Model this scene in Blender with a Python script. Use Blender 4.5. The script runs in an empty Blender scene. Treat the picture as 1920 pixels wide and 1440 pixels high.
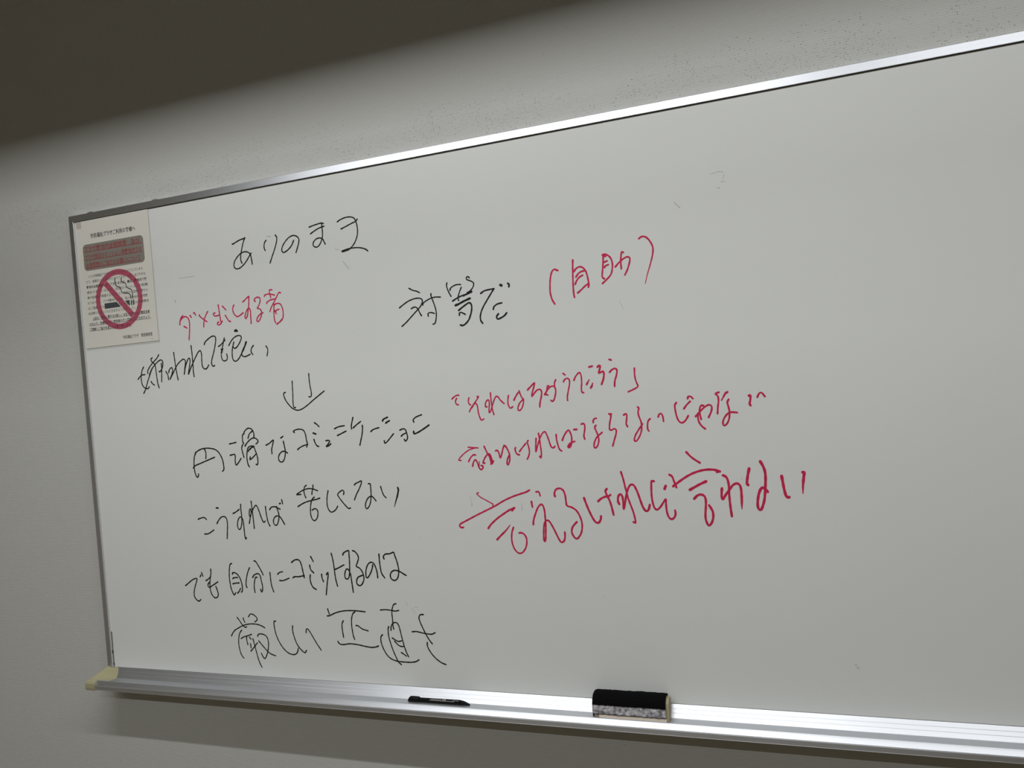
import bpy, bmesh, math, random
from mathutils import Matrix, Vector, noise

S = bpy.context.scene
COL = S.collection
random.seed(7)

# ---------------------------------------------------------------- camera
cd = bpy.data.cameras.new('camera')
cam = bpy.data.objects.new('camera', cd)
COL.objects.link(cam)
S.camera = cam
cd.sensor_fit = 'HORIZONTAL'
cd.sensor_width = 36.0
cd.lens = 36.0 * 1442.0 / 1920.0
cd.clip_start = 0.02
right = Vector((0.93949738, 0.3327549, -0.08135633))
down = Vector((-0.07261357, -0.03864814, -0.99661105))
fwd = Vector((-0.33477149, 0.94222104, -0.0121473))
m = Matrix((right, -down, -fwd)).transposed().to_4x4()
m.translation = Vector((1.5112168, -1.33048537, 1.55823021))
cam.matrix_world = m

# ---------------------------------------------------------------- world, exposure
wd = bpy.data.worlds.new('world')
S.world = wd
wd.use_nodes = True
wd.node_tree.nodes['Background'].inputs[0].default_value = (0.5, 0.5, 0.5, 1)
wd.node_tree.nodes['Background'].inputs[1].default_value = 0.05
S.view_settings.view_transform = 'Standard'
S.view_settings.look = 'None'
S.view_settings.gamma = 1.0
S.view_settings.use_curve_mapping = False
S.view_settings.exposure = 0.06

# ---------------------------------------------------------------- lights: recessed tube rows in the ceiling
CEIL = 2.75
OPEN_W = 0.25           # width of the recessed opening
# (row distance from the wall face, x0, x1, power per metre, height of the tube above the ceiling plane)
ROWS = [(-1.015, -0.20, 1.68, 12.1, .0968), (-1.015, 1.78, 2.85, 8.6, .0968),
        (-2.73, -2.0, 0.35, 10.4, .064), (-2.73, 0.8, 2.1, 9.6, .064)]
LCOL = (0.965, 0.985, 1.0)
for yc, x0, x1, pw, th in ROWS:
    ld = bpy.data.lights.new('tube_light', 'AREA')
    ld.shape = 'RECTANGLE'
    ld.size = x1 - x0 - 0.04
    ld.size_y = 0.03
    ld.energy = pw * (x1 - x0)
    ld.color = LCOL
    lo = bpy.data.objects.new('tube_light', ld)
    COL.objects.link(lo)
    lo.location = ((x0 + x1) / 2, yc, CEIL + th - 0.016)

# ---------------------------------------------------------------- helpers
def link(o, parent=None):
    COL.objects.link(o)
    if parent: o.parent = parent
    return o

def tag(o, label=None, cat=None, group=None, kind=None):
    if label: o['label'] = label
    if cat: o['category'] = cat
    if group: o['group'] = group
    if kind: o['kind'] = kind
    return o

def empty(name, loc, label, cat, group=None):
    o = bpy.data.objects.new(name, None)
    o.location = loc
    o.empty_display_size = 0.05
    link(o)
    return tag(o, label, cat, group)

def mesh(name, verts, faces, mat, parent=None, smooth=False):
    """verts are world coordinates; kept in place under a translated parent"""
    me = bpy.data.meshes.new(name)
    off = Vector(parent.location) if parent and parent.parent is None else (Vector(parent.parent.location) if parent else Vector((0, 0, 0)))
    me.from_pydata([Vector(v) - off for v in verts], [], faces)
    me.update()
    if smooth:
        for p in me.polygons: p.use_smooth = True
    me.materials.append(mat)
    o = bpy.data.objects.new(name, me)
    return link(o, parent)

def fixn(o):
    b = bmesh.new(); b.from_mesh(o.data)
    bmesh.ops.remove_doubles(b, verts=b.verts, dist=1e-6)
    bmesh.ops.recalc_face_normals(b, faces=b.faces)
    b.to_mesh(o.data); b.free()
    return o

def bevel(o, w, seg=2):
    md = o.modifiers.new('bevel', 'BEVEL'); md.width = w; md.segments = seg
    md.limit_method = 'ANGLE'; md.angle_limit = math.radians(35)
    return o

def box(name, x0, x1, y0, y1, z0, z1, mat, parent=None):
    v = [(x0,y0,z0),(x1,y0,z0),(x1,y1,z0),(x0,y1,z0),(x0,y0,z1),(x1,y0,z1),(x1,y1,z1),(x0,y1,z1)]
    f = [(0,3,2,1),(4,5,6,7),(0,1,5,4),(1,2,6,5),(2,3,7,6),(3,0,4,7)]
    return mesh(name, v, f, mat, parent)

def boxes(name, L, mat, parent=None):
    V, F = [], []
    for x0,x1,y0,y1,z0,z1 in L:
        n = len(V)
        V += [(x0,y0,z0),(x1,y0,z0),(x1,y1,z0),(x0,y1,z0),(x0,y0,z1),(x1,y0,z1),(x1,y1,z1),(x0,y1,z1)]
        F += [tuple(n+i for i in q) for q in [(0,3,2,1),(4,5,6,7),(0,1,5,4),(1,2,6,5),(2,3,7,6),(3,0,4,7)]]
    return mesh(name, V, F, mat, parent)

def extrude_x(name, prof, x0, x1, mat, parent=None):
    """closed (y,z) profile extruded along x; x0/x1 numbers or functions of (y,z)"""
    fx0 = x0 if callable(x0) else (lambda y, z: x0)
    fx1 = x1 if callable(x1) else (lambda y, z: x1)
    n = len(prof)
    V = [(fx0(y,z), y, z) for y, z in prof] + [(fx1(y,z), y, z) for y, z in prof]
    F = [(i, (i+1) % n, n+(i+1) % n, n+i) for i in range(n)]
    F += [tuple(range(n)), tuple(range(2*n-1, n-1, -1))]
    return fixn(mesh(name, V, F, mat, parent))

# ---------------------------------------------------------------- materials
def new_mat(name):
    mt = bpy.data.materials.new(name); mt.use_nodes = True
    nt = mt.node_tree
    return mt, nt, nt.nodes['Principled BSDF']

def N(nt, typ, **kw):
    n = nt.nodes.new(typ)
    for k, v in kw.items(): setattr(n, k, v)
    return n

def M(nt, op, a, b=None, c=None, clamp=False):
    n = nt.nodes.new('ShaderNodeMath'); n.operation = op; n.use_clamp = clamp
    for i, v in enumerate((a, b, c)):
        if v is None: continue
        if isinstance(v, (int, float)): n.inputs[i].default_value = v
        else: nt.links.new(v, n.inputs[i])
    return n.outputs[0]

def mixc(nt, fac, a, b):
    n = nt.nodes.new('ShaderNodeMix'); n.data_type = 'RGBA'
    if isinstance(fac, (int, float)): n.inputs[0].default_value = fac
    else: nt.links.new(fac, n.inputs[0])
    for k, v in ((6, a), (7, b)):
        if isinstance(v, tuple): n.inputs[k].default_value = (*v, 1)
        else: nt.links.new(v, n.inputs[k])
    return n.outputs[2]

def plain(name, col, rough=0.5, metal=0.0, spec=0.5, var=0.06, scale=30.0, bump=0.0, aniso=None):
    mt, nt, b = new_mat(name)
    tc = N(nt, 'ShaderNodeTexCoord')
    nz = N(nt, 'ShaderNodeTexNoise'); nz.inputs['Scale'].default_value = scale; nz.inputs['Detail'].default_value = 4
    mp = N(nt, 'ShaderNodeMapping')
    if aniso: mp.inputs['Scale'].default_value = aniso
    nt.links.new(tc.outputs['Object'], mp.inputs[0]); nt.links.new(mp.outputs[0], nz.inputs[0])
    c = mixc(nt, nz.outputs[0], tuple(v*(1-var) for v in col), tuple(min(1, v*(1+var)) for v in col))
    nt.links.new(c, b.inputs['Base Color'])
    b.inputs['Roughness'].default_value = rough
    b.inputs['Metallic'].default_value = metal
    b.inputs['Specular IOR Level'].default_value = spec
    if bump:
        bp = N(nt, 'ShaderNodeBump'); bp.inputs['Strength'].default_value = 1.0; bp.inputs['Distance'].default_value = bump
        nt.links.new(nz.outputs[0], bp.inputs['Height']); nt.links.new(bp.outputs[0], b.inputs['Normal'])
    return mt

def wallpaper():
    mt, nt, b = new_mat('ribbed_wallpaper')
    tc = N(nt, 'ShaderNodeTexCoord'); sp = N(nt, 'ShaderNodeSeparateXYZ')
    nt.links.new(tc.outputs['Object'], sp.inputs[0])
    x, z = sp.outputs['X'], sp.outputs['Z']
    # wavering of the horizontal ribs
    mp = N(nt, 'ShaderNodeMapping'); mp.inputs['Scale'].default_value = (60, 1, 330)
    nt.links.new(tc.outputs['Object'], mp.inputs[0])
    nz = N(nt, 'ShaderNodeTexNoise'); nz.inputs['Scale'].default_value = 1; nz.inputs['Detail'].default_value = 3
    nt.links.new(mp.outputs[0], nz.inputs[0])
    ph = M(nt, 'ADD', M(nt, 'MULTIPLY', z, 2*math.pi/0.0039), M(nt, 'MULTIPLY', nz.outputs[0], 4.0))
    rib = M(nt, 'MULTIPLY', M(nt, 'SINE', ph), 0.5)
    nz2 = N(nt, 'ShaderNodeTexNoise'); nz2.inputs['Scale'].default_value = 260; nz2.inputs['Detail'].default_value = 2
    nt.links.new(tc.outputs['Object'], nz2.inputs[0])
    h = M(nt, 'ADD', rib, M(nt, 'MULTIPLY', nz2.outputs[0], 0.8))
    bp = N(nt, 'ShaderNodeBump'); bp.inputs['Strength'].default_value = 0.28; bp.inputs['Distance'].default_value = 0.0004
    nt.links.new(h, bp.inputs['Height']); nt.links.new(bp.outputs[0], b.inputs['Normal'])
    base = mixc(nt, M(nt, 'ADD', M(nt, 'MULTIPLY', rib, 0.55), 0.5, clamp=True), (0.525, 0.525, 0.498), (0.575, 0.575, 0.548))
    # grime, large and soft
    nz3 = N(nt, 'ShaderNodeTexNoise'); nz3.inputs['Scale'].default_value = 3.0; nz3.inputs['Detail'].default_value = 3
    nt.links.new(tc.outputs['Object'], nz3.inputs[0])
    base = mixc(nt, M(nt, 'MULTIPLY', nz3.outputs[0], 0.12), base, (0.42, 0.40, 0.34))
    # dark specks gathered above the board, few elsewhere
    vo = N(nt, 'ShaderNodeTexVoronoi'); vo.inputs['Scale'].default_value = 300; vo.voronoi_dimensions = '2D'
    cb = N(nt, 'ShaderNodeCombineXYZ'); nt.links.new(x, cb.inputs[0]); nt.links.new(z, cb.inputs[1])
    nt.links.new(cb.outputs[0], vo.inputs['Vector'])
    sc = N(nt, 'ShaderNodeSeparateColor'); nt.links.new(vo.outputs['Color'], sc.inputs[0])
    band = M(nt, 'MULTIPLY', M(nt, 'SUBTRACT', 1.0, M(nt, 'MULTIPLY', M(nt, 'ABSOLUTE', M(nt, 'SUBTRACT', z, 2.018)), 13.0), clamp=True), 1.0)
    nz4 = N(nt, 'ShaderNodeTexNoise'); nz4.inputs['Scale'].default_value = 9.0; nz4.inputs['Detail'].default_value = 2
    nt.links.new(tc.outputs['Object'], nz4.inputs[0])
    dens = M(nt, 'ADD', M(nt, 'MULTIPLY', M(nt, 'MULTIPLY', band, M(nt, 'SUBTRACT', nz4.outputs[0], 0.36, clamp=True)), 2.3), 0.002)
    gate = M(nt, 'LESS_THAN', sc.outputs[0], dens)
    rad = M(nt, 'MULTIPLY', M(nt, 'ADD', sc.outputs[1], 0.30), 0.24)
    dot = M(nt, 'LESS_THAN', vo.outputs['Distance'], rad)
    base = mixc(nt, M(nt, 'MULTIPLY', M(nt, 'MULTIPLY', gate, dot), M(nt, 'ADD', M(nt, 'MULTIPLY', sc.outputs[2], 0.45), 0.2)), base, (0.10, 0.095, 0.085))
    nt.links.new(base, b.inputs['Base Color'])
    b.inputs['Roughness'].default_value = 0.8
    b.inputs['Specular IOR Level'].default_value = 0.3
    return mt

def board_mat():
    mt, nt, b = new_mat('white_enamel')
    tc = N(nt, 'ShaderNodeTexCoord')
    nz = N(nt, 'ShaderNodeTexNoise'); nz.inputs['Scale'].default_value = 2.2; nz.inputs['Detail'].default_value = 5
    nt.links.new(tc.outputs['Object'], nz.inputs[0])
    c = mixc(nt, nz.outputs[0], (0.74, 0.75, 0.725), (0.79, 0.80, 0.775))
    # a few tiny chips and specks
    vo = N(nt, 'ShaderNodeTexVoronoi'); vo.inputs['Scale'].default_value = 28
    nt.links.new(tc.outputs['Object'], vo.inputs['Vector'])
    sc = N(nt, 'ShaderNodeSeparateColor'); nt.links.new(vo.outputs['Color'], sc.inputs[0])
    g = M(nt, 'MULTIPLY', M(nt, 'LESS_THAN', sc.outputs[0], 0.05), M(nt, 'LESS_THAN', vo.outputs['Distance'], 0.035))
    c = mixc(nt, M(nt, 'MULTIPLY', g, 0.25), c, (0.2, 0.2, 0.2))
    nt.links.new(c, b.inputs['Base Color'])
    b.inputs['Roughness'].default_value = 0.30
    b.inputs['Specular IOR Level'].default_value = 0.45
    nz2 = N(nt, 'ShaderNodeTexNoise'); nz2.inputs['Scale'].default_value = 7
    nt.links.new(tc.outputs['Object'], nz2.inputs[0])
    bp = N(nt, 'ShaderNodeBump'); bp.inputs['Strength'].default_value = 0.3; bp.inputs['Distance'].default_value = 0.0006
    nt.links.new(nz2.outputs[0], bp.inputs['Height']); nt.links.new(bp.outputs[0], b.inputs['Normal'])
    return mt

def felt_mat():
    mt, nt, b = new_mat('dusty_black_felt')
    tc = N(nt, 'ShaderNodeTexCoord'); sp = N(nt, 'ShaderNodeSeparateXYZ')
    nt.links.new(tc.outputs['Object'], sp.inputs[0])
    nz = N(nt, 'ShaderNodeTexNoise'); nz.inputs['Scale'].default_value = 130; nz.inputs['Detail'].default_value = 8; nz.inputs['Roughness'].default_value = 0.65
    nt.links.new(tc.outputs['Object'], nz.inputs[0])
    nb = N(nt, 'ShaderNodeTexNoise'); nb.inputs['Scale'].default_value = 420; nb.inputs['Detail'].default_value = 4
    nt.links.new(tc.outputs['Object'], nb.inputs[0])
    edge = M(nt, 'SUBTRACT', M(nt, 'ADD', 0.0222, M(nt, 'MULTIPLY', M(nt, 'SUBTRACT', nz.outputs[0], 0.5), 0.0035)), sp.outputs['Z'])
    low = M(nt, 'MULTIPLY', edge, 420.0, clamp=True)
    dust = M(nt, 'MULTIPLY', M(nt, 'SUBTRACT', nz.outputs[0], 0.36, clamp=True), 3.0, clamp=True)
    dcol = mixc(nt, dust, (0.12, 0.115, 0.12), (0.74, 0.72, 0.75))
    dcol = mixc(nt, M(nt, 'MULTIPLY', M(nt, 'SUBTRACT', 0.0085, sp.outputs['Z']), 500.0, clamp=True), dcol, (0.13, 0.11, 0.10))
    c = mixc(nt, low, (0.003, 0.003, 0.0035), dcol)
    nt.links.new(c, b.inputs['Base Color'])
    b.inputs['Roughness'].default_value = 0.95
    b.inputs['Specular IOR Level'].default_value = 0.1
    bp = N(nt, 'ShaderNodeBump'); bp.inputs['Strength'].default_value = 0.8; bp.inputs['Distance'].default_value = 0.0008
    nt.links.new(nb.outputs[0], bp.inputs['Height']); nt.links.new(bp.outputs[0], b.inputs['Normal'])
    return mt

def clear_mat():
    mt, nt, b = new_mat('clear_laminate')
    out = nt.nodes['Material Output']
    tr = N(nt, 'ShaderNodeBsdfTransparent'); gl = N(nt, 'ShaderNodeBsdfGlossy')
    gl.inputs['Roughness'].default_value = 0.12
    tr.inputs[0].default_value = (1, 1, 0.995, 1)
    mx = N(nt, 'ShaderNodeMixShader')
    mx.inputs[0].default_value = 0.03; nt.links.new(tr.outputs[0], mx.inputs[1]); nt.links.new(gl.outputs[0], mx.inputs[2])
    nt.links.new(mx.outputs[0], out.inputs[0])
    return mt

def emit_mat():
    mt, nt, b = new_mat('lit_tube')
    b.inputs['Base Color'].default_value = (0.9, 0.9, 0.88, 1)
    b.inputs['Emission Color'].default_value = (0.965, 0.985, 1, 1)
    b.inputs['Emission Strength'].default_value = 1.5
    return mt

m_wall = wallpaper()
m_board = board_mat()
m_felt = felt_mat()
m_clear = clear_mat()
m_tube = emit_mat()
m_alu = plain('brushed_aluminium', (0.69, 0.705, 0.735), rough=0.43, metal=1.0, var=0.05, scale=1.0, aniso=(3, 900, 900), bump=0.00002)
m_alu_dull = plain('anodised_aluminium', (0.56, 0.565, 0.57), rough=0.38, metal=1.0, var=0.06, scale=1.0, aniso=(3, 700, 700), bump=0.00002)
m_beige = plain('beige_plastic', (0.40, 0.37, 0.225), rough=0.16, var=0.04, scale=25)
m_core = plain('beige_foam_core', (0.42, 0.36, 0.22), rough=0.7, var=0.12, scale=140, bump=0.0003)
m_core_l = plain('pale_core_strip', (0.78, 0.68, 0.57), rough=0.7, var=0.05, scale=60)
m_blackp = plain('black_plastic', (0.004, 0.004, 0.0045), rough=0.5, var=0.05, spec=0.12)
m_print_w = plain('white_print', (0.55, 0.53, 0.50), rough=0.6)
m_dark = plain('near_black_strip', (0.03, 0.03, 0.03), rough=0.7)
m_black_ink = plain('black_ink', (0.012, 0.012, 0.013), rough=0.45, spec=0.3, var=0.4, scale=45)
m_red_ink = plain('red_ink', (0.60, 0.018, 0.082), rough=0.5, spec=0.3, var=0.25, scale=40)
m_grey_ink = plain('faded_ink', (0.50, 0.50, 0.48), rough=0.5, var=0.3, scale=200)
m_paper = plain('cream_paper', (0.78, 0.755, 0.685), rough=0.6, var=0.015, scale=8)
m_pgrey = plain('grey_print', (0.25, 0.235, 0.205), rough=0.6, var=0.02)
m_pred = plain('red_print', (0.36, 0.030, 0.040), rough=0.6, var=0.03)
m_pmag = plain('crimson_print', (0.50, 0.075, 0.14), rough=0.6, var=0.03)
m_pblk = plain('black_print', (0.03, 0.03, 0.03), rough=0.6)
m_pdim = plain('dark_grey_print', (0.085, 0.085, 0.085), rough=0.6)
m_pnavy = plain('slate_print', (0.05, 0.06, 0.075), rough=0.6)
m_tape = plain('old_tape', (0.60, 0.52, 0.48), rough=0.4, var=0.03)
m_floor = plain('brown_carpet', (0.165, 0.130, 0.080), rough=0.9, var=0.15, scale=60)
m_ceil = plain('ceiling_board', (0.62, 0.61, 0.57), rough=0.9, var=0.04, scale=20)
m_louvre = plain('dark_reflector', (0.06, 0.06, 0.06), rough=0.5)
m_room = plain('plain_wallpaper', (0.50, 0.47, 0.39), rough=0.85, var=0.04, scale=6)

# rolled aluminium is brushed along its length: highlights stay crisp along x and spread across it
for _m in (m_alu, m_alu_dull):
    _nt = _m.node_tree; _b = _nt.nodes['Principled BSDF']
    _c = N(_nt, 'ShaderNodeCombineXYZ'); _c.inputs[0].default_value = 1.0
    _nt.links.new(_c.outputs[0], _b.inputs['Tangent'])
    _b.inputs['Anisotropic'].default_value = 0.62
    _b.inputs['Anisotropic Rotation'].default_value = 0.25

# ---------------------------------------------------------------- room shell
RX0, RX1, RY0, WY = -2.6, 4.2, -5.2, 0.020
def struct(o): return tag(o, kind='structure')
struct(box('wall_front', RX0-.1, RX1+.1, WY, WY+.12, 0, 3.0, m_wall))
struct(box('wall_left', RX0-.12, RX0, RY0, WY, 0, 3.0, m_room))
struct(box('wall_right', RX1, RX1+.12, RY0, WY, 0, 3.0, m_room))
struct(box('wall_back', RX0-.1, RX1+.1, RY0-.12, RY0, 0, 3.0, m_room))
struct(box('floor', RX0-.1, RX1+.1, RY0-.1, WY+.1, -.1, 0, m_floor))
struct(box('baseboard_front', RX0, RX1, WY-.012, WY, 0, .075, plain('brown_vinyl', (.09,.07,.05), rough=.5)))
# ceiling slab around the recessed openings
rows = {}
for yc, x0, x1, pw, th in ROWS: rows.setdefault(yc, []).append((x0, x1))
cb_, yprev = [], WY
for yc in sorted(rows, reverse=True):
    ya, yb = yc + OPEN_W/2, yc - OPEN_W/2
    cb_.append((RX0, RX1, ya, yprev, CEIL, CEIL+.25))
    xp = RX0
    for x0, x1 in sorted(rows[yc]):
        cb_.append((xp, x0, yb, ya, CEIL, CEIL+.25)); xp = x1
    cb_.append((xp, RX1, yb, ya, CEIL, CEIL+.25))
    yprev = yb
cb_.append((RX0, RX1, RY0, yprev, CEIL, CEIL+.25))
struct(boxes('ceiling', cb_, m_ceil))

def lathe(name, rings, mat, parent, seg=24, smooth=True):
    """rings: (x, y, z, r) circles across the x axis, ends closed"""
    V, F = [], []
    for x, y, z, r in rings:
        for k in range(seg):
            a = 2*math.pi*k/seg
            V.append((x, y + r*math.cos(a), z + r*math.sin(a)))
    for i in range(len(rings)-1):
        for k in range(seg):
            a, b_ = i*seg+k, i*seg+(k+1) % seg
            F.append((a, b_, b_+seg, a+seg))
    F.append(tuple(range(seg))); F.append(tuple(range(len(V)-1, len(V)-seg-1, -1)))
    return fixn(mesh(name, V, F, mat, parent, smooth))

names = ['recessed ceiling strip light of the row nearest the whiteboard, left one',
         'recessed ceiling strip light of the row nearest the whiteboard, right one',
         'recessed ceiling strip light of the farther row, left one',
         'recessed ceiling strip light of the farther row, right one']
for i, (yc, x0, x1, pw, th) in enumerate(ROWS):
    t = empty('ceiling_light', ((x0+x1)/2, yc, CEIL), names[i], 'light')
    w = OPEN_W/2
    e = .002
    boxes('housing', [(x0+e, x1-e, yc-w+e, yc+w-e, CEIL+.115, CEIL+.125), (x0+e, x1-e, yc-w+e, yc-w+.005, CEIL+.001, CEIL+.115),
                      (x0+e, x1-e, yc+w-.005, yc+w-e, CEIL+.001, CEIL+.115), (x0+e, x0+.006, yc-w+.005, yc+w-.005, CEIL+.001, CEIL+.115),
                      (x1-.006, x1-e, yc-w+.005, yc+w-.005, CEIL+.001, CEIL+.115)], m_louvre, t)
    zt = CEIL + th + .001
    lathe('tube', [(x0+.01, yc, zt, .013), (x1-.01, yc, zt, .013)], m_tube, t, 16)

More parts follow.
